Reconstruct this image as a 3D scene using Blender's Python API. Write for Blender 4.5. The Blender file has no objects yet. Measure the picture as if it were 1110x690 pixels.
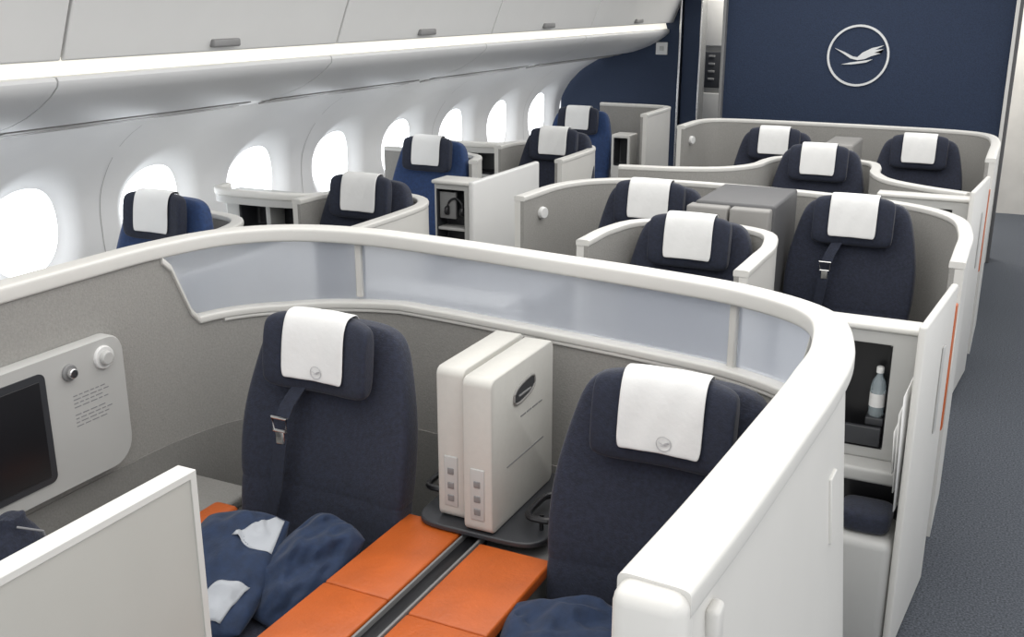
import bpy, bmesh, math, random
from mathutils import Vector, Matrix, noise
random.seed(4)
S=bpy.context.scene
try:
    S.view_settings.view_transform='Standard'
    S.view_settings.look='None'
except Exception: pass
COL=S.collection

# ---------------------------------------------------------------- materials
def mat(name,c,rough=.5,bs=0,bstr=.1,var=.04,metal=0,vs=None,emit=None,es=1,coat=0,sheen=0,trans=0,alpha=1):
    m=bpy.data.materials.new(name); m.use_nodes=True
    nt=m.node_tree; b=nt.nodes['Principled BSDF']
    b.inputs['Roughness'].default_value=rough; b.inputs['Metallic'].default_value=metal
    tc=nt.nodes.new('ShaderNodeTexCoord')
    n=nt.nodes.new('ShaderNodeTexNoise'); n.inputs['Scale'].default_value=vs or 6; n.inputs['Detail'].default_value=3
    nt.links.new(tc.outputs['Object'],n.inputs['Vector'])
    r=nt.nodes.new('ShaderNodeValToRGB')
    r.color_ramp.elements[0].position=.3; r.color_ramp.elements[1].position=.7
    r.color_ramp.elements[0].color=(*[max(0,x*(1-var)) for x in c],1)
    r.color_ramp.elements[1].color=(*[min(1,x*(1+var)) for x in c],1)
    nt.links.new(n.outputs['Fac'],r.inputs['Fac']); nt.links.new(r.outputs['Color'],b.inputs['Base Color'])
    if bs:
        n2=nt.nodes.new('ShaderNodeTexNoise'); n2.inputs['Scale'].default_value=bs; n2.inputs['Detail'].default_value=2
        nt.links.new(tc.outputs['Object'],n2.inputs['Vector'])
        bp=nt.nodes.new('ShaderNodeBump'); bp.inputs['Strength'].default_value=bstr; bp.inputs['Distance'].default_value=.004
        nt.links.new(n2.outputs['Fac'],bp.inputs['Height']); nt.links.new(bp.outputs['Normal'],b.inputs['Normal'])
    if emit:
        b.inputs['Emission Color'].default_value=(*emit,1); b.inputs['Emission Strength'].default_value=es
    b.inputs['Coat Weight'].default_value=coat
    b.inputs['Sheen Weight'].default_value=sheen
    b.inputs['Transmission Weight'].default_value=trans
    b.inputs['Alpha'].default_value=alpha
    return m
NAVY=mat('navy_fabric',(.013,.017,.034),.85,220,.4,.3,vs=90,sheen=.12)
NAVY2=mat('navy_fabric_headrest',(.011,.015,.031),.85,220,.3,.25,vs=90,sheen=.1)
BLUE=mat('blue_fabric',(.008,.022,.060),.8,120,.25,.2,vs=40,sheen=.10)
NAVYLIT=mat('navy_fabric_painted_daylight',(.012,.038,.12),.8,200,.4,.2,vs=60,sheen=.12)  # navy seat fabric with window daylight painted into its colour
CLOTH=mat('white_cloth',(.72,.72,.71),.8,60,.2,.03)
CLOTHG=mat('pale_grey_cloth',(.40,.42,.45),.8,60,.2,.04)
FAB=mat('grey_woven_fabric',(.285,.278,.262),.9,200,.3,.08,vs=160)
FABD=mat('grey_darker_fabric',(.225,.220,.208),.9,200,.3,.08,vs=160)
CREAM=mat('cream_plastic',(.63,.62,.59),.38,0,.1,.015)
CREAM2=mat('warm_ivory_plastic',(.52,.51,.475),.45,250,.05,.02,vs=60)
BEIGE=mat('grey_beige_panel',(.47,.46,.425),.5,0,.06,.015,vs=8)
WHITE=mat('white_panel',(.66,.66,.65),.4,0,.1,.01)
HOUS=mat('service_housing_panel',(.62,.625,.63),.45,0,.1,.01)
WALLM=mat('sidewall_panel',(.80,.80,.795),.6,0,.1,.01)
LGREY=mat('light_grey_plastic',(.44,.44,.427),.4,0,.1,.02)
TGREY=mat('taupe_grey_plastic',(.25,.243,.232),.45,0,.1,.02)
MGREY=mat('mid_grey_plastic',(.20,.20,.20),.45,0,.1,.03)
CHAR=mat('slate_plastic',(.085,.085,.088),.5,0,.1,.03)
DARK=mat('dark_plastic',(.012,.012,.014),.3,0,.1,.05)
DGREY=mat('charcoal_plastic',(.035,.037,.042),.4,0,.1,.05)
ORANGE=mat('orange_leather',(.46,.096,.014),.42,90,.25,.12,vs=9)
METAL=mat('brushed_metal',(.6,.6,.6),.25,0,.1,.03,metal=1)
BULK=mat('navy_bulkhead_textile',(.013,.026,.060),.75,90,.4,.25,vs=120)
EMB=mat('emblem_silver',(.70,.71,.71),.35,0,.1,.02)
INK=mat('grey_ink',(.22,.22,.23),.6,0,.1,.02)
INKL=mat('pale_grey_ink',(.45,.45,.46),.6,0,.1,.02)
CARPET=mat('aisle_carpet',(.064,.072,.087),.95,260,.6,.62,vs=140)
GLASSY=mat('window_daylight',(.9,.95,1),.4,0,.1,.02,emit=(.92,.96,1),es=3.6)
STRIPL=mat('light_strip',(.6,.6,.55),.4,0,.1,.01,emit=(1,.955,.84),es=.85)
GAL=mat('galley_panel',(.62,.60,.56),.5,0,.1,.05)
SEAMM=mat('grey_score_line',(.22,.22,.22),.7,0,.1,.03)  # plain grey for the lines marked on the table slab
PLASTB=mat('clear_bottle',(.65,.75,.8),.15,0,.1,.02,trans=.7)
FROST=bpy.data.materials.new('frosted_glazing'); FROST.use_nodes=True
nt=FROST.node_tree; b=nt.nodes['Principled BSDF']; out=nt.nodes['Material Output']
b.inputs['Roughness'].default_value=.30; b.inputs['Transmission Weight'].default_value=.95; b.inputs['IOR'].default_value=1.10
tc=nt.nodes.new('ShaderNodeTexCoord'); n=nt.nodes.new('ShaderNodeTexNoise'); n.inputs['Scale'].default_value=5
r=nt.nodes.new('ShaderNodeValToRGB'); r.color_ramp.elements[0].color=(.74,.76,.80,1); r.color_ramp.elements[1].color=(.84,.86,.90,1)
nt.links.new(tc.outputs['Object'],n.inputs['Vector']); nt.links.new(n.outputs['Fac'],r.inputs['Fac']); nt.links.new(r.outputs['Color'],b.inputs['Base Color'])
tl=nt.nodes.new('ShaderNodeBsdfTranslucent'); tl.inputs['Color'].default_value=(.70,.73,.79,1)
mx=nt.nodes.new('ShaderNodeMixShader'); mx.inputs[0].default_value=.36
nt.links.new(b.outputs[0],mx.inputs[1]); nt.links.new(tl.outputs[0],mx.inputs[2]); nt.links.new(mx.outputs[0],out.inputs['Surface'])

# ---------------------------------------------------------------- helpers
def thing(name,label,cat,loc,group=None):
    e=bpy.data.objects.new(name,None); COL.objects.link(e); e.location=loc; e.empty_display_size=.1
    e['label']=label; e['category']=cat
    if group: e['group']=group
    return e
def fin(name,bm,m,parent=None,label=None,cat=None,kind=None,bev=0,sub=0,ang=35,mats=None,solid=0):
    bmesh.ops.recalc_face_normals(bm,faces=bm.faces)
    lo=[min(v.co[i] for v in bm.verts) for i in range(3)]; hi=[max(v.co[i] for v in bm.verts) for i in range(3)]
    c=Vector([(lo[i]+hi[i])/2 for i in range(3)])
    if not parent: c.z=lo[2]
    for v in bm.verts: v.co-=c
    for e in bm.edges:
        if len(e.link_faces)==2 and e.calc_face_angle(0)>math.radians(ang): e.smooth=False
    for f in bm.faces: f.smooth=True
    me=bpy.data.meshes.new(name); bm.to_mesh(me); bm.free()
    o=bpy.data.objects.new(name,me); COL.objects.link(o)
    for mm in (mats or [m]): me.materials.append(mm)
    if parent:
        pl=parent.get('_w'); pw=Vector(pl) if pl is not None else parent.location.copy()
        o.parent=parent; o.location=c-pw; o['_w']=list(c)
    else: o.location=c
    if label: o['label']=label
    if cat: o['category']=cat
    if kind: o['kind']=kind
    if solid:
        md=o.modifiers.new('s','SOLIDIFY'); md.thickness=solid; md.offset=1
    if bev:
        md=o.modifiers.new('b','BEVEL'); md.width=bev; md.segments=3; md.limit_method='ANGLE'; md.angle_limit=math.radians(40)
    if sub:
        md=o.modifiers.new('s','SUBSURF'); md.levels=sub; md.render_levels=sub
    return o
def bm_box(bm,x0,x1,y0,y1,z0,z1):
    vs=[bm.verts.new((x,y,z)) for x in (x0,x1) for y in (y0,y1) for z in (z0,z1)]
    for q in ((0,1,3,2),(4,6,7,5),(0,4,5,1),(2,3,7,6),(0,2,6,4),(1,5,7,3)): bm.faces.new([vs[i] for i in q])
    return vs
def rbox(name,x0,x1,y0,y1,z0,z1,r,m,parent=None,segs=4,rz=0,piv=None,**k):
    bm=bmesh.new(); bm_box(bm,x0,x1,y0,y1,z0,z1)
    if r: bmesh.ops.bevel(bm,geom=list(bm.edges),offset=r,segments=segs,profile=.5,affect='EDGES')
    if rz: bmesh.ops.rotate(bm,cent=piv,matrix=Matrix.Rotation(rz,3,'Z'),verts=bm.verts)
    return fin(name,bm,m,parent,ang=50,**k)
def loft(bm,rings,cap=True,closed=True):
    R=[[bm.verts.new(p) for p in r] for r in rings]
    n=len(R[0])
    for a,b in zip(R,R[1:]):
        for i in range(n if closed else n-1):
            j=(i+1)%n
            try: bm.faces.new((a[i],a[j],b[j],b[i]))
            except Exception: pass
    if cap and closed:
        bm.faces.new(R[0][::-1]); bm.faces.new(R[-1])
    return R
def cr(pts,n=8):
    P=[Vector(p) for p in pts]; P=[2*P[0]-P[1]]+P+[2*P[-1]-P[-2]]; o=[]
    for i in range(1,len(P)-2):
        for k in range(n):
            t=k/n; a,b,c,d=P[i-1],P[i],P[i+1],P[i+2]
            o.append(.5*((2*b)+(-a+c)*t+(2*a-5*b+4*c-d)*t*t+(-a+3*b-3*c+d)*t**3))
    o.append(P[-2].copy()); return o
def resample(P,ds):
    o=[P[0]]; acc=0
    for a,b in zip(P,P[1:]):
        L=(b-a).length; pos=ds-acc
        while pos<=L:
            o.append(a.lerp(b,pos/L)); pos+=ds
        acc=L-(pos-ds)
    if (o[-1]-P[-1]).length<ds*.3: o.pop()
    o.append(P[-1]); return o
def path(pts,ds=.04):
    return resample(cr([(p[0],p[1],p[2] if len(p)>2 else 0) for p in pts],12),ds)
def nrm(P,i):
    a=P[max(0,i-1)]; b=P[min(len(P)-1,i+1)]; t=(b-a); t.z=0; t.normalize()
    return Vector((-t.y,t.x,0))
def sweep(name,P,prof,m,parent=None,**k):
    bm=bmesh.new(); rings=[]
    for i,p in enumerate(P):
        n=nrm(P,i); pr=prof(i) if callable(prof) else prof
        rings.append([p+n*s+Vector((0,0,u)) for s,u in pr])
    loft(bm,rings)
    return fin(name,bm,m,parent,**k)
def se(w,h,n=4,k=16,cx=0,cy=0):
    o=[]
    for i in range(k):
        a=2*math.pi*(i+.5)/k; c,s=math.cos(a),math.sin(a)
        o.append((cx+w*math.copysign(abs(c)**(2/n),c),cy+h*math.copysign(abs(s)**(2/n),s)))
    return o
def rrect(u0,u1,v0,v1,rs,k=7):
    """rounded rect outline, rs radii for corners (u1,v1),(u0,v1),(u0,v0),(u1,v0)"""
    o=[]
    for (cu,cv,a0_),r in zip(((u1,v1,0),(u0,v1,90),(u0,v0,180),(u1,v0,270)),rs):
        su=-1 if cu==u1 else 1; sv=-1 if cv==v1 else 1
        for q in range(k):
            a=math.radians(a0_+90*q/(k-1)); o.append((cu+su*r+r*math.cos(a),cv+sv*r+r*math.sin(a)))
    return o
def rect(s0,s1,u0,u1): return [(s0,u0),(s1,u0),(s1,u1),(s0,u1)]
def cyl(bm,c,axis,r,h,n=24,r2=None):
    ax=Vector(axis).normalized(); u=ax.orthogonal().normalized(); v=ax.cross(u); c=Vector(c)
    r2=r if r2 is None else r2
    rings=[[c+u*math.cos(2*math.pi*i/n)*rr+v*math.sin(2*math.pi*i/n)*rr+ax*hh for i in range(n)] for rr,hh in ((r,0),(r2,h))]
    loft(bm,rings)
def tube(name,pts,r,m,parent=None,n=8,closed=False,**k):
    P=[Vector(p) for p in pts]; bm=bmesh.new(); rings=[]; L=len(P)
    for i,p in enumerate(P):
        a=P[(i-1)%L] if closed else P[max(0,i-1)]; b=P[(i+1)%L] if closed else P[min(L-1,i+1)]
        t=(b-a).normalized(); ref=Vector((0,0,1)) if abs(t.z)<.9 else Vector((1,0,0))
        u=t.cross(ref).normalized(); v=u.cross(t)
        rings.append([p+u*math.cos(2*math.pi*j/n)*r+v*math.sin(2*math.pi*j/n)*r for j in range(n)])
    if closed: rings.append(rings[0])
    loft(bm,rings,cap=not closed)
    if closed: bmesh.ops.remove_doubles(bm,verts=bm.verts,dist=1e-5)
    return fin(name,bm,m,parent,**k)
def niche(name,mp,us,vs,d0,d1,dep,m,m2,parent,bev=.008,**k):
    bm=bmesh.new(); G=[[bm.verts.new(mp(u,v,d0)) for v in vs] for u in us]
    for i in range(3):
        for j in range(3):
            if (i,j)!=(1,1): bm.faces.new((G[i][j],G[i+1][j],G[i+1][j+1],G[i][j+1]))
    B=[bm.verts.new(mp(u,v,d1)) for u,v in ((us[0],vs[0]),(us[3],vs[0]),(us[3],vs[3]),(us[0],vs[3]))]
    bm.faces.new(B)
    side=[[G[0][0],G[1][0],G[2][0],G[3][0]],[G[3][0],G[3][1],G[3][2],G[3][3]],[G[3][3],G[2][3],G[1][3],G[0][3]],[G[0][3],G[0][2],G[0][1],G[0][0]]]
    for s,(p,q) in zip(side,((B[0],B[1]),(B[1],B[2]),(B[2],B[3]),(B[3],B[0]))): bm.faces.new(s+[q,p])
    dd=d0+(dep if d1>d0 else -dep)
    I=[bm.verts.new(mp(u,v,dd)) for u,v in ((us[1],vs[1]),(us[2],vs[1]),(us[2],vs[2]),(us[1],vs[2]))]
    O=[G[1][1],G[2][1],G[2][2],G[1][2]]
    f=bm.faces.new(I); f.material_index=1
    for a in range(4):
        f=bm.faces.new((O[a],O[(a+1)%4],I[(a+1)%4],I[a])); f.material_index=1
    return fin(name,bm,m,parent,mats=[m,m2],bev=bev,**k)
XZ=lambda u,v,d:(u,d,v)
YZ=lambda u,v,d:(d,u,v)

# ---------------------------------------------------------------- camera
psi,th=math.radians(26),math.radians(17)
F=Vector((-math.sin(psi)*math.cos(th),math.cos(psi)*math.cos(th),-math.sin(th)))
R=Vector((math.cos(psi),math.sin(psi),0)); U=R.cross(F)
cd=bpy.data.cameras.new('camera'); cam=bpy.data.objects.new('camera',cd); COL.objects.link(cam)
M=Matrix((R,U,-F)).transposed().to_4x4(); M.translation=Vector((0,0,1.9)); cam.matrix_world=M
cd.lens=1130/1110*36; cd.sensor_width=36; S.camera=cam

# ---------------------------------------------------------------- emblem
CR=[[(-.92,.28),(-.52,.13),(-.20,-.03),(-.02,-.06),(.16,.12),(.50,.30),(.97,.42),(.64,.24),(.96,.27),(.60,.12),(.86,.11),(.50,-.01),(.28,-.12),(.0,-.17),(-.28,-.11),(-.58,.08)],
    [(.02,-.22),(.26,-.18),(.58,-.12),(.34,-.25),(.06,-.30),(-.24,-.34),(-.62,-.35),(-.28,-.27)]]
def emblem(name,c,r,ringw,th_,m,parent,label=None):
    bm=bmesh.new(); cx,cy,cz=c
    n=48
    for a in range(n):
        q=[]
        for (rr,k) in ((r,a),(r,a+1),(r-ringw,a+1),(r-ringw,a)):
            an=2*math.pi*k/n; q.append((cx+rr*math.cos(an),cz+rr*math.sin(an)))
        f=[bm.verts.new((x,cy-th_,z)) for x,z in q]; bm.faces.new(f)
        g=[bm.verts.new((x,cy,z)) for x,z in q]
        bm.faces.new((f[0],f[1],g[1],g[0])); bm.faces.new((f[2],f[3],g[3],g[2]))
    for poly in CR:
        f=[bm.verts.new((cx+x*r*.84,cy-th_,cz+z*r*.84)) for x,z in poly]
        g=[bm.verts.new((cx+x*r*.84,cy,cz+z*r*.84)) for x,z in poly]
        bm.faces.new(f)
        for i in range(len(f)): bm.faces.new((f[i],f[(i+1)%len(f)],g[(i+1)%len(f)],g[i]))
    bmesh.ops.triangulate(bm,faces=bm.faces)
    return fin(name,bm,m,parent,label=label)

# ---------------------------------------------------------------- setting
def plane_box(name,x0,x1,y0,y1,z0,z1,m,bev=0):
    return rbox(name,x0,x1,y0,y1,z0,z1,0,m,kind='structure',bev=bev)
plane_box('floor',-4.2,1.6,-.5,11,-.05,0,CARPET)
plane_box('ceiling',-2.55,1.3,-.2,11,2.42,2.46,WHITE)
prof=[(-3.86,0),(-3.95,.3),(-4.03,.6),(-4.05,.85),(-4.035,.98),(-3.99,1.08),(-3.92,1.18),(-3.81,1.28),(-3.64,1.38)]
WPZ=[(z,x) for x,z in prof]
def wx(z):
    n=len(WPZ)
    if z<=WPZ[0][0]: return WPZ[0][1]
    for i in range(n-1):
        za,xa=WPZ[i]; zb,xb=WPZ[i+1]
        if z<=zb+1e-9:
            def sl(k):
                if k<=0: return (WPZ[1][1]-WPZ[0][1])/(WPZ[1][0]-WPZ[0][0])
                if k>=n-1: return (WPZ[-1][1]-WPZ[-2][1])/(WPZ[-1][0]-WPZ[-2][0])
                return (WPZ[k+1][1]-WPZ[k-1][1])/(WPZ[k+1][0]-WPZ[k-1][0])
            h=zb-za; t=(z-za)/h; m0,m1=sl(i)*h,sl(i+1)*h
            return (2*t**3-3*t*t+1)*xa+(t**3-2*t*t+t)*m0+(-2*t**3+3*t*t)*xb+(t**3-t*t)*m1
    return WPZ[-1][1]
WY=[3.26+.81*i-1.62 for i in range(10)]
WZ=.865; NW=48
bm=bmesh.new()
def ringpts(cy,a,bz,n,N=NW):
    o=[]
    for i in range(N):
        t=2*math.pi*i/N; c,s=math.cos(t),math.sin(t)
        o.append((cy+a*math.copysign(abs(c)**(2/n),c),WZ+bz*math.copysign(abs(s)**(2/n),s)))
    return o
def cellpt(cy,i,hw=.405,zb=.5,zt=1.25):
    t=2*math.pi*i/NW; c,s=math.cos(t),math.sin(t)
    k=max(abs(c),abs(s)); c/=k; s/=k
    return (cy+hw*c, WZ+(zt-WZ)*s if s>0 else WZ+(WZ-zb)*s)
for cy in WY:
    rs=[]
    o=[cellpt(cy,i) for i in range(NW)]
    h=ringpts(cy,.305,.325,2.2)
    for k in (0,.25,.5,.75,1.0):
        rs.append([Vector((wx(a[1]*(1-k)+b_[1]*k),a[0]*(1-k)+b_[0]*k,a[1]*(1-k)+b_[1]*k)) for a,b_ in zip(o,h)])
    for (a,bz,dx) in ((.295,.313,-.002),(.278,.294,-.010),(.255,.268,-.028),(.232,.240,-.050),(.215,.220,-.066),(.202,.206,-.072)):
        rs.append([Vector((wx(z)+dx,y,z)) for y,z in ringpts(cy,a,bz,2.15)])
    loft(bm,rs,cap=False)
ys=[WY[0]-.405]+[y+.405 for y in WY]
for ya,yb in zip(ys,ys[1:]):
    for zs in ((0,.15,.3,.4,.5),(1.25,1.28,1.31,1.34,1.38)):
        loft(bm,[[Vector((wx(z),ya,z)) for z in zs],[Vector((wx(z),yb,z)) for z in zs]],cap=False,closed=False)
bmesh.ops.remove_doubles(bm,verts=bm.verts,dist=1e-4)
fin('wall_left',bm,WALLM,kind='structure',ang=75)
for i,cy in enumerate(WY):
    bm=bmesh.new(); vs=[bm.verts.new((wx(z)-.071,y,z)) for y,z in ringpts(cy,.205,.209,2.15)]
    c=bm.verts.new((wx(WZ)-.071,cy,WZ))
    for k in range(NW): bm.faces.new((vs[k],vs[(k+1)%NW],c))
    fin(f'window_{i+1}',bm,GLASSY,kind='structure')
k=1
for y in ys[1::2]:
    bm=bmesh.new(); zz=[.3+.04*q for q in range(27)]
    loft(bm,[[Vector((wx(z)+.002,y-.002,z)) for z in zz],[Vector((wx(z)+.002,y+.002,z)) for z in zz]],cap=False,closed=False)
    fin(f'trim_{k}',bm,LGREY,kind='structure'); k+=1

# bins
def prism(name,prof2,y0,y1,m,parent,**kk):
    bm=bmesh.new(); loft(bm,[[Vector((x,y0,z)) for x,z in prof2],[Vector((x,y1,z)) for x,z in prof2]])
    return fin(name,bm,m,parent,**kk)
hous=[(-3.02,1.647),(-3.005,1.644),(-2.999,1.632),(-3.003,1.614),(-3.042,1.578),(-3.10,1.54),(-3.175,1.50),(-3.26,1.466),(-3.34,1.441),(-3.40,1.428),(-3.45,1.5),(-3.3,1.647),(-3.1,1.647)]
door=[(-2.985,1.700),(-2.965,1.702),(-2.93,1.79),(-2.885,1.90),(-2.83,2.0),(-2.75,2.12),(-2.66,2.24),(-2.58,2.33),(-2.60,2.36),(-2.72,2.2),(-2.85,2.02),(-2.96,1.83)]
body=[(-3.0,1.712),(-2.98,1.83),(-2.87,2.04),(-2.74,2.22),(-2.62,2.38),(-3.9,2.38),(-3.9,1.712)]
for i in range(6):
    y0=-.6+1.6*i; y1=y0+1.6
    if i==5: y1=9.4
    b_=thing('overhead_bin','white overhead luggage bin with a curved closed door','luggage bin',(-3.2,(y0+y1)/2,1.44),'overhead luggage bins')
    prism('bin_body',body,y0,y1,WHITE,b_)
    prism('bin_door',door,y0+.007,y1-.007,WHITE,b_,bev=.006,label='white curved bin door')
    prism('lower_housing',hous,y0+.004,y1-.004,HOUS,b_)
    prism('light_strip',[(-3.025,1.649),(-3.045,1.715),(-3.1,1.715),(-3.1,1.649)],y0,y1,STRIPL,b_,label='glowing warm white light strip')
    ym=(y0+y1)/2
    rbox('latch',-2.963,-2.930,ym-.08,ym+.08,1.718,1.75,.008,MGREY,b_,label='dark grey latch')
    for j in range(2):
        xa=-3.42-.075*j; za=1.4255-.019*j
        prism('air_vent',[(xa,za),(xa,za-.006),(xa-.045,za-.018),(xa-.045,za-.010)],y0+.10,y1-.10,TGREY,b_,label='long slotted air vent')
prism('trim_20',[(-3.33,1.450),(-3.42,1.427),(-3.55,1.397),(-3.66,1.375),(-3.67,1.40),(-3.44,1.46)],-.6,9.4,WHITE,None,kind='structure')

# bulkheads
plane_box('wall_back',-2.24,-.165,8.5,8.62,0,2.42,BULK)
for nm,x0,x1,mm in (('trim_21',-2.262,-2.238,MGREY),('trim_22',-.168,-.142,CREAM),('trim_26',-.142,-.120,CHAR)):
    plane_box(nm,x0,x1,8.44,8.64,0,2.42,mm,bev=.005)
plane_box('wall_back_side',-4.06,-2.89,9.4,9.5,0,2.4,BULK)
plane_box('trim_23',-2.89,-2.87,9.33,9.5,0,2.42,METAL,bev=.005)
plane_box('trim_24',-2.865,-2.70,9.37,9.47,0,2.42,BULK,bev=.01)
plane_box('trim_25',-2.70,-2.685,9.33,9.5,0,2.42,METAL,bev=.005)
plane_box('wall_galley',-3.4,1.3,10.6,10.7,0,2.42,GAL)
em=thing('wall_emblem','silver round crane emblem mounted on the navy bulkhead','emblem',(-1.215,8.5,1.27))
emblem('emblem_mark',(-1.215,8.499,1.492),.228,.016,.012,EMB,em)
g=thing('galley_unit','cream galley cabinet with a dark panel beyond the doorway','galley cabinet',(-2.5,10.1,0))
rbox('cabinet_body',-3.1,-2.0,9.95,10.5,0,2.3,.01,BEIGE,g)
rbox('control_panel',-2.87,-2.62,9.92,9.96,1.10,1.43,.01,DGREY,g,label='dark grey control panel')
for zz in (1.17,1.24,1.31,1.38): rbox('panel_button',-2.77,-2.71,9.91,9.925,zz,zz+.02,.003,MGREY,g)
rbox('galley_door',-2.88,-2.60,9.92,9.96,1.48,1.9,.01,CREAM,g); rbox('galley_door',-2.88,-2.60,9.92,9.96,.6,1.05,.01,LGREY,g)
rbox('galley_door',-2.58,-2.05,9.92,9.96,.6,1.9,.01,LGREY,g)
sw=thing('wall_switch','small white intercom switch plate on the navy wall','switch',(-3.07,9.4,1.42))
rbox('switch_plate',-3.12,-3.01,9.385,9.402,1.42,1.53,.006,WHITE,sw); rbox('switch_button',-3.085,-3.045,9.378,9.39,1.455,1.495,.004,LGREY,sw)

# ---------------------------------------------------------------- seats
SEATLAB='navy fabric reclining cabin seat with white headrest cloth'
def build_seat(emb):
    s=thing('cabin_seat',SEATLAB,'seat',(0,0,0),'cabin seats')
    W=[(.36,.235),(.40,.25),(.5,.262),(.615,.268),(.62,.2665),(.625,.269),(.72,.273),(.80,.270),(.86,.262),(.92,.249),(.97,.237),(1.015,.224),(1.045,.209),(1.064,.185),(1.075,.155)]
    bm=bmesh.new(); rings=[]
    for z,w in W:
        g=-.004 if z==.62 else 0
        yc=.055+(z-.45)*.16; k=min(1,max(0,(z-.75)/.3)); d=.070-.022*k
        if z>1.04: d*=.9
        if z>1.06: d*=.8
        if z>1.07: d*=.6
        if z<.38: d*=.6
        r=[]
        for x,y in se(w+g,d+g,3.8,36):
            yy=y+yc-(.048-.028*k)*(abs(x)/w)**3
            r.append(Vector((x,yy,z)))
        rings.append(r)
    loft(bm,rings); fin('backrest',bm,NAVY,s,sub=1,ang=80)
    bm=bmesh.new(); rings=[]
    for y,w,zt in ((-.56,.2,.40),(-.55,.235,.44),(-.5,.25,.465),(-.3,.252,.46),(-.1,.252,.46),(.03,.24,.45)):
        rings.append([Vector((x,y,z)) for x,z in se(w,(zt-.30)/2,4,24,0,(zt+.30)/2)])
    loft(bm,rings); fin('seat_cushion',bm,NAVY,s,sub=1,ang=80)
    bm=bmesh.new(); bm_box(bm,-.22,.22,-.45,.12,.02,.32); fin('seat_base',bm,DGREY,s,bev=.02)
    hw,hh,hd,zc,yc=.165,.105,.035,1.0,.062
    bend=lambda x:-1.0*x*x
    tilt=lambda z:.14*z
    bm=bmesh.new(); rings=[]
    for i in range(19):
        u=-math.cos(math.pi*i/18)*.997; sc=(1-abs(u)**4)**(1/4)
        rings.append([Vector((hw*u,yc+bend(hw*u)+y+tilt(z),zc+z)) for y,z in se(hd*(.35+.65*sc),hh*(.6+.4*sc) if abs(u)<.99 else hh*.68,3.3,22)])
    loft(bm,rings); fin('headrest',bm,NAVY2,s,sub=1,ang=80)
    rows=[]; bm=bmesh.new(); NI=14; fr=[]
    for j in range(17):
        f=math.radians(128-j*(128-12)/16); c,sn=math.cos(f),math.sin(f); n=3.2
        fr.append((-(hd+.006)*math.copysign(abs(c)**(2/n),c),(hh+.006)*math.copysign(abs(sn)**(2/n),sn)))
    yl,zl=fr[-1]
    for j in range(1,9): fr.append((-(hd+.006),zl+(-.063-zl)*j/8))
    for j,(y,z) in enumerate(fr):
        q=max(0,(j-(len(fr)-3))/3); wmax=.098*(1-.12*q*q)
        rows.append([Vector((-wmax+2*wmax*i/NI,yc+bend(-wmax+2*wmax*i/NI)+y+tilt(z)-.0012*math.sin(i*1.1+j*.4),zc+z)) for i in range(NI+1)])
    loft(bm,rows,cap=False,closed=False); fin('headrest_cover',bm,CLOTH,s,solid=.003,sub=1,ang=80,label='white cloth draped over the headrest')
    if emb:
        emblem('printed_mark',(0.012,yc-hd-.0175,.963),.0175,.0014,.0012,INKL,s,label='small faint grey round crane mark')
    return s
def add_belt(s,dx=-.06):
    ox,oy,oz=s.location
    def strap(P,w_):
        bm=bmesh.new(); rings=[]
        for p in P:
            rings.append([Vector((p[0]+ox-w_,p[1]+oy,p[2])),Vector((p[0]+ox+w_,p[1]+oy,p[2])),Vector((p[0]+ox+w_,p[1]+oy-.004,p[2])),Vector((p[0]+ox-w_,p[1]+oy-.004,p[2]))])
        loft(bm,rings); return bm
    P=[(dx+.035,.04,.93),(dx+.02,.02,.90),(dx+.005,-.004,.865),(dx-.005,-.016,.83)]
    fin('belt_strap',strap(P,.022),NAVY2,s,label='dark seat belt strap')
    x,z=dx-.01+ox,.805; y=oy-.026
    tube('belt_buckle',[(x-.024,y,z+.025),(x+.024,y,z+.025),(x+.02,y,z-.012),(x-.02,y,z-.012)],.005,METAL,s,closed=True,label='chrome belt buckle')
    rbox('belt_tongue',x-.014,x+.014,y-.004,y+.004,z-.05,z-.01,.003,METAL,s)
    P=[(dx-.01,-.022,.77),(dx-.018,-.028,.71),(dx-.03,-.034,.62),(dx-.05,-.040,.54)]
    fin('belt_strap',strap(P,.02),NAVY2,s)
def clone(s,loc,label=None,rz=0,recol=None,mark=True):
    e=s.copy(); COL.objects.link(e); e.location=loc; e.rotation_euler=(0,0,rz)
    if label: e['label']=label
    for ch in list(s.children):
        if not mark and ch.name.startswith('printed_mark'): continue
        c=ch.copy(); c.parent=e; COL.objects.link(c)
        if recol and ch.name.split('.')[0] in ('backrest','seat_cushion'):
            c.material_slots[0].link='OBJECT'; c.material_slots[0].material=recol
    return e
s0=build_seat(True)
s0.location=(-1.605,2.08,0); s0['label']='navy cabin seat with chrome belt buckle beside the orange console'
r1=clone(s0,(-.64,2.04,0),'navy cabin seat with white headrest cloth behind the curved partition')
far=[(-1.14,3.90),(-1.51,4.50),(-1.045,6.12),(-1.46,6.85),(-.57,6.85)]
fs=clone(s0,(-.605,4.50,0),'navy cabin seat with chrome belt buckle beside a grey console',mark=False)
for p in far: clone(s0,(p[0],p[1],-.02 if p[1] in (3.90,) else 0),SEATLAB,mark=False)
add_belt(s0,-.08); add_belt(fs,-.08)
for p in [(-3.34,3.28),(-3.25,5.45),(-3.13,7.55)]: clone(r1,(p[0],p[1],0),'navy cabin seat painted daylit blue with white headrest cloth by windows',recol=NAVYLIT,mark=False)
for p in [(-2.8,4.06),(-2.74,6.20)]: clone(r1,(p[0],p[1],0),'navy cabin seat with white headrest cloth inside a low shell',mark=False)

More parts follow.
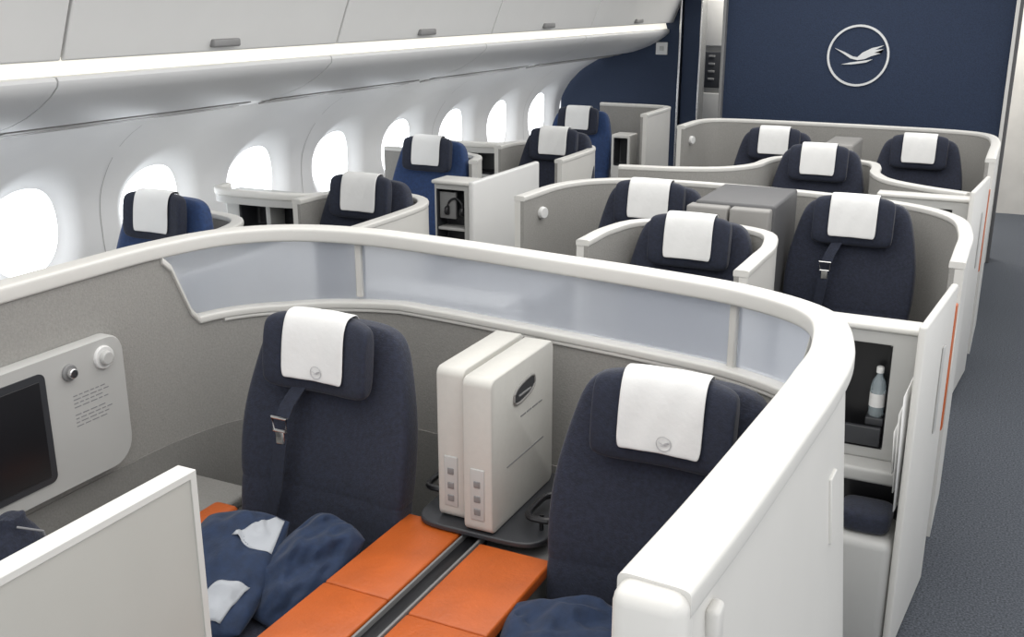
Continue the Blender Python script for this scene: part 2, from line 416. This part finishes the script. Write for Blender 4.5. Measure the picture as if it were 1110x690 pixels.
# ---------------------------------------------------------------- row 1 suite partition
pts=[(-.350,1.11),(-.333,1.35),(-.318,1.65),(-.306,1.95),(-.313,2.18),(-.38,2.40),(-.58,2.53),(-.85,2.59),(-1.14,2.63),(-1.55,2.68),(-1.85,2.69),(-2.08,2.63),(-2.23,2.48),(-2.29,2.25),(-2.30,2.0),(-2.30,1.5),(-2.30,.6)]
P1=path(pts,.03)
def near(x,y): return min(range(len(P1)),key=lambda i:(P1[i].x-x)**2+(P1[i].y-y)**2)
iR=near(-.36,2.36); iL=near(-2.285,2.26); ZB,ZT=.985,1.170
def ztop(i):
    a=(i-iR)/2.5; b_=(iL-i)/4.0; k=min(1,max(0,min(a,b_))); k=k*k*(3-2*k)
    zb=ZB-.035*min(1,max(0,(i-near(-1.7,2.69))/14))
    return ZT+(zb-ZT)*k
i20=near(-.308,2.0)
def flare(i,z):
    t=min(1,max(0,(i-i20-4)/14)); return (1-t)*.055*min(1,max(0,(1.15-z)/.65))
def outerprof(i):
    zt=ztop(i); zs=[.0,.3,.5,.75,.95,zt]
    return [(-.035-flare(i,z),z) for z in zs]+[(0,zt),(0,0)]
sp=thing('suite_partition','curved cream suite partition with frosted glazing and grey fabric lining','partition',(-1.3,1.6,0))
sweep('outer_panel',P1,outerprof,CREAM,sp,label='smooth cream outer panel')
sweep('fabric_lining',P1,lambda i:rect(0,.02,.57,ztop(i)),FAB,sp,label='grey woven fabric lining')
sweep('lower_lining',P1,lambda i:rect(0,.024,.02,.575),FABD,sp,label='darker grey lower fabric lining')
def railprof(i):
    t=min(1,max(0,(i-i20)/16)); w=.050*(1-t)+.036*t
    return [(a-.006,b_+ZT+.014) for a,b_ in se(w,.023,6.5,32)]
sweep('top_rail',P1,railprof,CREAM,sp,label='rounded cream top rail')
PL=[Vector((p.x,p.y,min(ZT-.005,ztop(i)))) for i,p in enumerate(P1)][iR:iL+1]
sweep('lower_rail',PL,[(a+.002,b_-.008) for a,b_ in se(.028,.013,5,24)],CREAM,sp,label='slim cream rail under the glazing')
PB=[Vector((p.x,p.y,ztop(i))) for i,p in enumerate(P1)][iR+5:iL-6]
sweep('rail_lip',PB,[(a+.020,b_-.024) for a,b_ in se(.007,.006,4,12)],CREAM,sp)
m1=near(-1.85,2.69); m2=near(-.58,2.53)
for a,b_ in ((iR,m2),(m2,m1),(m1,iL)):
    sweep('frosted_pane',P1[a:b_+1],lambda i,a=a:rect(-.018,-.008,min(ztop(i+a),ZT),ZT+.01),FROST,sp,label='frosted blue-grey translucent pane')
for mI in (m1,m2):
    sweep('mullion',[P1[mI].lerp(P1[mI+1],.15),P1[mI].lerp(P1[mI+1],.85)],rect(-.026,.006,ZB,ZT+.005),CREAM,sp,bev=.004)
a0=P1[0]
rbox('end_post',a0.x-.042,a0.x+.055,a0.y-.035,a0.y+.03,.02,1.202,.022,CREAM,sp,segs=5,label='rounded cream end post')
cpI=near(-.306,1.98)
sweep('call_plate',P1[cpI-1:cpI+2],[(-.041-.055*(1.15-z)/.65,z) for z in (.86,1.0)]+[(-.03,1.0),(-.03,.86)],CREAM,sp,bev=.003,label='small cream call plate')
rbox('door_knob',a0.x+.045,a0.x+.066,a0.y+.10,a0.y+.14,1.06,1.12,.009,CREAM,sp)

# control console on the left lining
cp=thing('control_console','light grey wall console with screen niche and two round knobs','console',(-2.25,1.5,.6))
o=rrect(1.2,2.05,.61,1.0,(.05,.02,.02,.075))
bm=bmesh.new(); cen=(1.6,.8)
def shrink(o,d): return [(u+(cen[0]-u)*d,v+(cen[1]-v)*d*2) for u,v in o]
loft(bm,[[Vector((-2.278,u,v)) for u,v in o],[Vector((-2.243,u,v)) for u,v in o],[Vector((-2.236,u,v)) for u,v in shrink(o,.008)]]); fin('console_body',bm,LGREY,cp)
o2=rrect(1.24,1.775,.655,.965,(.02,.02,.02,.02))
bm=bmesh.new(); loft(bm,[[Vector((x,u,v)) for u,v in o2] for x in (-2.24,-2.232)]); fin('screen_surround',bm,DGREY,cp)
rbox('screen',-2.234,-2.230,1.26,1.755,.675,.945,.001,DARK,cp,label='dark glossy screen')
for y,z,r in ((1.975,.945,.034),(1.855,.938,.024)):
    bm=bmesh.new(); cyl(bm,(-2.237,y,z),(1,0,0),r,.010,28,r*.95); fin('knob_ring',bm,WHITE if r>.03 else MGREY,cp,bev=.002)
    bm=bmesh.new(); cyl(bm,(-2.227,y,z),(1,0,0),r*.65,.014,28,r*.55); fin('round_knob',bm,METAL if r<.03 else LGREY,cp,bev=.003)
bm=bmesh.new()
for k in range(9):
    z=.865-.011*k
    if k==4: continue
    y=1.86
    while y<1.975-.01*(k%3):
        w=random.uniform(.01,.025); bm_box(bm,-2.2365,-2.2355,y,y+w,z,z+.003); y+=w+.006
fin('printed_text',bm,INK,cp,label='small printed instruction lines')
sc=thing('side_counter','grey side counter running beside the seat','counter',(-2.1,1.6,0))
rbox('counter_top',-2.265,-1.97,.9,2.25,.44,.48,.012,FABD,sc); rbox('counter_body',-2.25,-1.99,.95,2.2,0,.44,.01,MGREY,sc)
rbox('orange_pad',-1.975,-1.885,1.88,2.09,.47,.515,.02,ORANGE,sc,label='orange leather arm pad')
bg=thing('amenity_bag','dark navy drawstring pouch on the side counter','bag',(-2.1,1.42,.48))
bm=bmesh.new(); rings=[]
for z,w,d in ((.48,.03,.02),(.485,.075,.05),(.55,.09,.06),(.61,.085,.055),(.66,.055,.035),(.68,.03,.02),(.705,.045,.03)):
    rings.append([Vector((-2.1+x,1.52+y,z+.006*math.sin(5*x*30))) for x,y in se(d,w,2.4,18)])
loft(bm,rings); fin('pouch',bm,NAVY,bg,sub=1,ang=80)
tube('drawstring',[(-2.07,1.51,.68),(-2.03,1.55,.66),(-2.025,1.57,.58),(-2.03,1.59,.52)],.003,INK,bg)

# centre console
cc=thing('centre_console','low console with orange leather pads and a dark centre slot','console',(-1.14,1.8,0))
rbox('console_base',-1.325,-.925,1.0,2.52,0,.565,.01,MGREY,cc)
rbox('centre_slot',-1.165,-1.105,1.0,2.12,.56,.578,.004,DARK,cc,label='dark rail slot')
for x in (-1.163,-1.113): rbox('slot_edge',x,x+.007,1.0,2.12,.57,.592,.002,MGREY,cc)
for y0,y1 in ((1.10,1.40),(1.402,1.75),(1.752,2.13)):
    rbox('leather_pad',-1.345,-1.168,y0,y1,.562,.594,.006,ORANGE,cc,label='orange leather pad')
for y0,y1 in ((1.10,1.35),(1.352,1.72),(1.722,2.07)):
    rbox('leather_pad',-1.10,-.90,y0,y1,.562,.594,.006,ORANGE,cc,label='orange leather pad')
tr=thing('console_tray','charcoal tray with two looped cup holders','tray',(-1.14,2.3,.6))
bm=bmesh.new(); pr=se(.185,.205,6,32,-1.125,2.285)
loft(bm,[[Vector((x,y,.597)) for x,y in pr],[Vector((x,y,.612)) for x,y in pr]]); fin('tray_plate',bm,DGREY,tr,bev=.004)
for cx,cy in ((-1.29,2.26),(-.975,2.22)):
    tube('holder_loop',[(cx+x,cy+y,.65) for x,y in se(.04,.07,4,24)],.009,DARK,tr,closed=True)
    for q in (-.05,.05): tube('holder_leg',[(cx,cy+q,.61),(cx,cy+q,.655)],.006,DARK,tr)
def slab(x0,x1,y0,y1,hand):
    t=thing('folded_side_table','upright ivory folding table slab standing on the charcoal tray','folding table',((x0+x1)/2,(y0+y1)/2,.612),'folding table slabs')
    bm=bmesh.new(); zc,zh=.82,.206; yc,yh=(y0+y1)/2,(y1-y0)/2
    out_=[]; r=.022
    for (cy,cz,a0_) in ((yc+yh-r,zc+zh-r,0),(yc-yh+r,zc+zh-r,90),(yc-yh+r,zc-zh+r,180),(yc+yh-r,zc-zh+r,270)):
        for k in range(7):
            a=math.radians(a0_+k*15); out_.append((cy,cz,math.cos(a),math.sin(a)))
    rings=[]
    for x,rr in ((x0,.018),(x0+.001,.020),(x0+.004,.022),(x1-.004,.022),(x1-.001,.020),(x1,.018)):
        rings.append([Vector((x,cy+rr*c,cz+rr*s_)) for cy,cz,c,s_ in out_])
    loft(bm,rings); fin('table_panel',bm,CREAM2,t,ang=40)
    if hand:
        tube('handle_rim',[(x1+.001,yc+.0+u,.945+v+.12*u) for u,v in se(.062,.024,2.8,28)],.004,TGREY,t,closed=True,label='grey oval handle rim')
        bm=bmesh.new(); loft(bm,[[Vector((x,yc+u,.945+v+.12*u)) for u,v in se(.060,.022,2.8,28)] for x in (x1-.002,x1+.002)]); fin('handle_recess',bm,DGREY,t)
        rbox('handle_bar',x1,x1+.005,yc-.036,yc+.036,.935,.941,.002,MGREY,t)
        for z,y0_,y1_ in ((.875,.02,.11),(.765,.10,.12)):
            bm=bmesh.new(); y=yc-y0_
            while y<yc+y1_:
                w=random.uniform(.02,.04) if z>.8 else .25
                bm_box(bm,x1-.001,x1+.0012,y,min(y+w,yc+y1_),z,z+.004); y+=w+.006
            fin('score_line',bm,SEAMM,t)
    xm=(x0+x1)/2
    rbox('socket_plate',xm-.020,xm+.020,y0-.003,y0+.004,.65,.79,.003,LGREY,t)
    for z in (.665,.70,.74): rbox('socket',xm-.009,xm+.009,y0-.005,y0,z,z+.018,.002,MGREY,t)
slab(-1.246,-1.168,2.12,2.47,False)
slab(-1.150,-1.070,2.08,2.45,True)

# near divider
dv=thing('privacy_divider','grey-beige sliding privacy divider panel with a thin raised border','divider',(-1.14,.8,.5))
niche('divider_panel',YZ,[.2,.24,1.136,1.15],[.45,.48,1.168,1.181],-1.124,-1.162,.003,CREAM,BEIGE,dv,bev=.004)
rbox('divider_foot',-1.160,-1.126,.9,1.1,.598,.62,.005,DGREY,dv)

# pillows
def pillow(name,label,cx,cy,cz,w,d,h,rz,rx,tags,m=BLUE,ry=0,cr_=1.0,seed=0,kk=.22):
    t=thing(name,label,'pillow' if 'pillow' in name else 'blanket',(cx,cy,cz-h)); N=30
    Rm=Matrix.Rotation(rz,3,'Z')@Matrix.Rotation(rx,3,'X')@Matrix.Rotation(ry,3,'Y')
    def P(u,v,s):
        e=max(0,(1-u*u))*max(0,(1-v*v)); hh=h*min(1,e**.45)
        q=Vector((u*1.3+seed,v*1.5,s*.5))
        wr=cr_*(.020*noise.noise(q*1.4)-.022*abs(noise.noise(q*2.3+Vector((3,1,seed))))+.006)*min(1,e*2.5+.15)
        return Vector((cx,cy,cz))+Rm@Vector((w*u*math.sqrt(1-kk*v*v)+wr*.6,d*v*math.sqrt(1-kk*u*u)+wr*.4,s*hh+wr))
    bm=bmesh.new()
    for s in (1,-1):
        loft(bm,[[P(-math.cos(math.pi*i/N),-math.cos(math.pi*j/N),s) for i in range(N+1)] for j in range(N+1)],cap=False,closed=False)
    bmesh.ops.remove_doubles(bm,verts=bm.verts,dist=.0008); fin('fabric_body',bm,m,t,sub=1,ang=80)
    for tag in tags:
        bm=bmesh.new(); n=14; (A,B,C,D)=tag
        def Q(i,j):
            s,t_=i/n,j/n
            u=(A[0]*(1-s)+B[0]*s)*(1-t_)+(D[0]*(1-s)+C[0]*s)*t_; v=(A[1]*(1-s)+B[1]*s)*(1-t_)+(D[1]*(1-s)+C[1]*s)*t_
            return P(u,v,1)+Rm@Vector((0,0,.002))
        loft(bm,[[Q(i,j) for i in range(n+1)] for j in range(n+1)],cap=False,closed=False)
        fin('pale_corner_panel',bm,CLOTHG,t,solid=.001,ang=80,label='pale grey cloth panel')
pillow('pillow','creased navy blue pillow with pale grey angular corner panels',-1.645,1.74,.545,.13,.19,.06,.25,.40,[((.10,.35),(.93,.25),(.93,.93),(.72,.93)),((-.15,-.80),(.60,-.88),(.85,-.30),(.25,-.35))],ry=-.05,seed=1.3,cr_=.9)
pillow('pillow','creased navy blue pillow leaning against the seat back',-1.47,1.83,.55,.10,.16,.06,-.3,.5,[],ry=.1,seed=4.1,cr_=1.7)
pillow('blanket','crumpled navy blue blanket on the seat cushion',-.74,1.80,.54,.16,.15,.07,.3,.30,[],cr_=1.8,seed=7.7)
pillow('blanket','navy blue blanket bundle with pale edge beside the console',-.66,1.60,.535,.15,.13,.06,.2,.2,[((-.9,-.6),(-.5,-.7),(-.5,.7),(-.9,.6))],cr_=1.8,seed=9.2)

# ---------------------------------------------------------------- other shells
def shell(name,label,pts,zr,fz=.0,knob=None,cat='shell'):
    P=path(pts,.05); c=sum(P,Vector())/len(P)
    t=thing(name,label,cat,(c.x,c.y,0),'low seat shells')
    sweep('outer_panel',P,rect(-.03,0,0,zr-.01),CREAM,t)
    sweep('fabric_lining',P,rect(0,.018,fz,zr-.01),FAB,t,label='grey woven fabric lining')
    sweep('rim',P,[(a-.006,b_+zr) for a,b_ in se(.027,.013,5.5,24)],CREAM,t,label='rounded cream rim')
    if knob:
        x,y,z=knob; bm=bmesh.new(); cyl(bm,(x,y,z),(1,-.3,0),.03,.02,20,.026); fin('shell_knob',bm,WHITE,t,bev=.003)  # plain white knob on the lining, gives no light
    return t
shell('seat_shell','low rounded shell around a pair of centre seats',[(-.155,3.78),(-.155,4.0),(-.16,4.3),(-.22,4.62),(-.42,4.83),(-.8,4.94),(-1.2,4.98),(-1.6,4.97),(-1.86,4.87),(-2.0,4.65),(-2.03,4.25)],1.03,knob=(-2.0,4.42,.94))
shell('seat_shell','low rounded shell around a pair of seats at the bulkhead',[(-.15,6.1),(-.15,6.4),(-.155,6.9),(-.22,7.25),(-.42,7.38),(-.8,7.42),(-1.2,7.43),(-1.75,7.42),(-1.98,7.37),(-2.06,7.22),(-2.075,6.85)],1.08,knob=(-2.05,7.0,.98))
cx=-1.135
shell('seat_shell','low rounded shell around a single centre seat',[(cx+.325,3.42),(cx+.325,3.65),(cx+.32,3.87),(cx+.25,4.08),(cx,4.16),(cx-.25,4.08),(cx-.32,3.87),(cx-.325,3.70),(cx-.325,3.62)],1.01)
shell('seat_shell','low winged partition wall around a single centre seat',[(-.21,5.52),(-.42,5.62),(-.62,5.78),(-.715,6.0),(-.735,6.2),(-.80,6.38),(-1.04,6.46),(-1.28,6.38),(-1.345,6.2),(-1.37,6.0),(-1.50,5.80),(-1.75,5.68),(-2.06,5.62)],.985)
for dy in (0,2.15):
    shell('seat_shell','low rounded shell around an aisle seat',[(-2.5,3.6+dy),(-2.5,3.95+dy),(-2.52,4.18+dy),(-2.62,4.32+dy),(-2.8,4.37+dy),(-3.0,4.33+dy),(-3.08,4.2+dy),(-3.1,4.0+dy)],.97)
shell('seat_shell','low shell with a curved rim beside a window seat',[(-2.97,2.65),(-2.97,3.0),(-2.975,3.3),(-3.05,3.5),(-3.25,3.58),(-3.75,3.6)],.97)
shell('seat_shell','low shell with a curved rim beside a window seat',[(-2.95,5.50),(-3.0,5.66),(-3.1,5.74),(-3.3,5.78),(-3.75,5.8)],.97)
shell('seat_shell','tall end shell with cream rim at the last window seat',[(-2.52,7.35),(-2.52,7.75),(-2.535,7.95),(-2.62,8.02),(-2.8,8.04),(-3.12,8.04)],1.09)
t=thing('end_cabinet','grey cabinet with open niche beside the last window seat','cabinet',(-2.7,7.7,0))
niche('cabinet_body',XZ,[-2.80,-2.775,-2.675,-2.65],[0,.70,.90,.93],7.45,7.62,.12,CREAM,DGREY,t,bev=.01)

# aisle cabinets of the centre block
LA=-math.atan2(.045,.53)
for k,dy in enumerate((0,2.3)):
    t=thing('aisle_cabinet','light grey seat cabinet with an open dark storage niche' ,'cabinet',(-.38,3.3+dy,0),'seat cabinets')
    niche('cabinet_body',XZ,[-.60,-.42,-.270,-.185],[.56,.60,.925,.970],3.10+dy,3.18+dy,.072,LGREY,DARK,t,bev=.007)
    rbox('cabinet_top',-.62,-.18,3.09+dy,3.185+dy,.968,.988,.008,CREAM,t,label='cream top edge')
    rbox('cabinet_shelf',-.60,-.19,3.02+dy,3.20+dy,.515,.562,.012,LGREY,t)
    rbox('cabinet_gap_shade',-.56,-.19,3.08+dy,3.44+dy,.38,.52,.0,DARK,t,label='dark block painting the shade of the open gap')  # solid dark block puts shade where the cabinet stands open
    rbox('cabinet_base',-.60,-.19,2.90+dy,3.45+dy,0,.39,.03,LGREY,t)
    rbox('drawer_front',-.41,-.275,3.092+dy,3.11+dy,.605,.665,.004,DGREY,t)
    rbox('footwell_top',-.60,-.19,3.22+dy,3.9+dy,.56,.60,.01,DGREY,t)
    rbox('armrest_wall',-.205,-.165,3.47+dy,3.80+dy,.0,.66,.012,MGREY,t); rbox('armrest_cap',-.21,-.155,3.46+dy,3.80+dy,.655,.69,.01,CREAM,t)
    d=thing('aisle_door','open cream sliding door leaf beside the aisle','door leaf',(-.15,3.2+dy,.02),'sliding door leaves')
    pv=Vector((-.175,2.90+dy,0))
    rbox('door_leaf',-.190,-.168,2.90+dy,3.43+dy,.02,1.055,.008,CREAM,d,rz=LA,piv=pv)
    rbox('door_handle',-.1675,-.163,3.24+dy,3.27+dy,.62,.9,.002,LGREY,d,rz=LA,piv=pv)
    rbox('orange_edge',-.190,-.165,3.428+dy,3.46+dy,.56,.985,.004,ORANGE,d,rz=LA,piv=pv,label='orange edge strip')
t=thing('footrest_cushion','small dark navy cushion on the cabinet base','cushion',(-.30,3.0,.39))
bm=bmesh.new(); rings=[[Vector((-.28+x,2.99+y,z)) for x,y in se(w,d,4,24)] for z,w,d in ((.39,.06,.05),(.40,.075,.065),(.45,.078,.068),(.465,.07,.06))]
loft(bm,rings); fin('cushion_body',bm,NAVY,t,sub=1,ang=80)
t=thing('water_bottle','clear plastic water bottle with white label in the niche','bottle',(-.295,3.138,.665))
def lathe(nm,pr,c,m,p,n=20,sc=1,**k):
    bm=bmesh.new(); loft(bm,[[Vector((c[0]+sc*r*math.cos(2*math.pi*i/n),c[1]+sc*r*math.sin(2*math.pi*i/n),c[2]+sc*z)) for i in range(n)] for r,z in pr]); return fin(nm,bm,m,p,**k)
bc=(-.298,3.135,.690)
rbox('bottle_coaster',-.325,-.272,3.11,3.165,.665,.690,.004,DGREY,t)
lathe('bottle_body',[(.022,0),(.027,.006),(.027,.11),(.022,.135),(.011,.155),(.010,.168)],bc,PLASTB,t,sc=.84)
lathe('bottle_label',[(.0278,.04),(.0278,.09)],bc,CLOTH,t,sc=.84)
lathe('bottle_cap',[(.013,.166),(.013,.185),(.011,.188)],bc,CLOTH,t,sc=.84)
t=thing('safety_leaflets','white folded leaflets tucked against the aisle door','leaflets',(-.2,3.0,.6))
for k in range(3):
    bm=bmesh.new(); x=-.198-.009*k; y0=2.895+.016*k
    pr=[(x,y0,.50+.05*k),(x+.012,y0+.16,.50+.05*k),(x+.008,y0+.16,.88-.06*k),(x-.006,y0,.85-.06*k)]
    bm.faces.new([bm.verts.new(p) for p in pr]); fin('paper_sheet',bm,CLOTH,t,solid=.003)
# centre grey consoles between pairs
for k,(x0,x1,y0,y1,zt) in enumerate(((-1.245,-.885,4.26,4.76,1.085),(-1.10,-.92,6.55,7.0,1.06))):
    t=thing('seat_console','taupe grey storage console with two upright doors','console',((x0+x1)/2,(y0+y1)/2,0),'paired seat consoles')
    rbox('console_body',x0+.02*(k==0),x1,y0+.03,y1,0,zt,.014,CHAR if k==0 else TGREY,t)
    xm=(x0+x1)/2
    if k==0:
        rbox('upright_door',x0,xm-.004,y0-.03,y0+.05,.5,zt-.012,.010,TGREY,t,label='taupe grey upright door')
        rbox('upright_door',xm+.004,x1-.01,y0-.03,y0+.05,.5,zt-.012,.010,TGREY,t,label='taupe grey upright door')
    else:
        rbox('upright_door',x0+.01,x1-.01,y0,y0+.04,.5,zt-.03,.01,LGREY,t)
    rbox('armrest_shelf',x0,x1,y0-.1,y0+.0,.0,.58,.01,MGREY,t)
# left units for single rows
for dy in (0,2.3):
    t=thing('seat_cabinet','low cabinet with dark niche beside a single seat','cabinet',(-1.8,3.5+dy,0),'seat cabinets')
    niche('cabinet_body',XZ,[-2.06,-1.80,-1.52,-1.48],[0,.80,.89,.93],2.95+dy,3.12+dy,.13,LGREY,DGREY,t,bev=.01)
    rbox('table_surface',-2.03,-1.56,3.42+dy,3.95+dy,.80,.83,.012,MGREY,t)
# left-side aisle cabinets
for dy in (-2.15,0):
    t=thing('aisle_cabinet','light grey cabinet with screen niche and cream side panel','cabinet',(-2.65,4.9+dy,0),'seat cabinets')
    niche('cabinet_body',XZ,[-2.735,-2.72,-2.56,-2.53],[0,.62,.955,.99],4.68+dy,4.82+dy,.11,LGREY,DGREY,t,bev=.006)
    rbox('cabinet_top',-2.745,-2.52,4.665+dy,4.83+dy,.985,1.005,.008,CREAM,t)
    rbox('cabinet_shelf',-2.72,-2.56,4.69+dy,4.78+dy,.74,.755,.003,LGREY,t)
    rbox('screen_panel',-2.715,-2.62,4.70+dy,4.72+dy,.80,.94,.004,MGREY,t)
    rbox('side_panel',-2.525,-2.49,4.66+dy,5.47+dy,.0,1.01,.012,WHITE,t,label='white aisle side panel')
t=thing('headphones','black headphones hanging in the cabinet niche','headphones',(-2.65,4.70,.76))
tube('headband',[(-2.62+.045*math.cos(a),4.695,.86+.05*math.sin(a)) for a in [math.pi*i/12 for i in range(13)]],.006,DARK,t)
for x in (-2.665,-2.575):
    bm=bmesh.new(); cyl(bm,(x-.01,4.695,.845),(1,0,0),.025,.02,20); fin('ear_cup',bm,DARK,t,bev=.006)
# wall consoles
for dy in (0,2.2):
    t=thing('wall_console','rounded grey console with dark niche under the windows','console',(-3.5,4.4+dy,0),'window consoles')
    niche('console_body',XZ,[-3.76,-3.66,-3.28,-3.2],[0,.74,.885,.915],4.24+dy,4.40+dy,.14,LGREY,DGREY,t,bev=.02)
    rbox('niche_divider',-3.50,-3.47,4.25+dy,4.37+dy,.745,.88,.004,LGREY,t)
    o=path([(-3.15,4.42+dy),(-3.155,4.34+dy),(-3.2,4.25+dy),(-3.32,4.20+dy),(-3.5,4.18+dy),(-3.70,4.18+dy),(-3.78,4.22+dy),(-3.8,4.32+dy)],.02)
    sweep('curved_rim',o,[(a,b_+.945) for a,b_ in se(.022,.020,4,16)],CREAM,t,label='curved cream rim')
    sweep('curved_apron',o,rect(-.01,.015,.89,.935),LGREY,t)
    bm=bmesh.new(); oo=[(p.x,p.y) for p in o]+[(-3.8,4.42+dy)]
    loft(bm,[[Vector((x,y,z)) for x,y in oo] for z in (.90,.925)]); fin('console_top',bm,LGREY,t)

# ---------------------------------------------------------------- lights
def area(name,loc,sx,sy,p,col=(1,1,1),rot=(0,0,0)):
    l=bpy.data.lights.new(name,'AREA'); l.shape='RECTANGLE'; l.size=sx; l.size_y=sy; l.energy=p; l.color=col
    o=bpy.data.objects.new(name,l); COL.objects.link(o); o.location=loc; o.rotation_euler=rot; return o
area('ceiling_light',(-1.3,4.2,2.38),2.2,8,118,(1,.985,.96))
area('ceiling_light_aisle',(.4,3.5,2.38),.9,7,52,(1,.985,.96))
area('sidewall_fill_light',(-3.36,4.3,1.39),.06,9.5,11,(.97,.985,1),(0,math.radians(20),0))  # added fill to brighten the dark sidewall, no fixture built for it
area('galley_light',(-1.2,9.8,2.35),3,.8,85,(1,.97,.92))
w=bpy.data.worlds.new('w'); S.world=w; w.use_nodes=True
w.node_tree.nodes['Background'].inputs[0].default_value=(.96,.975,1,1); w.node_tree.nodes['Background'].inputs[1].default_value=1.1
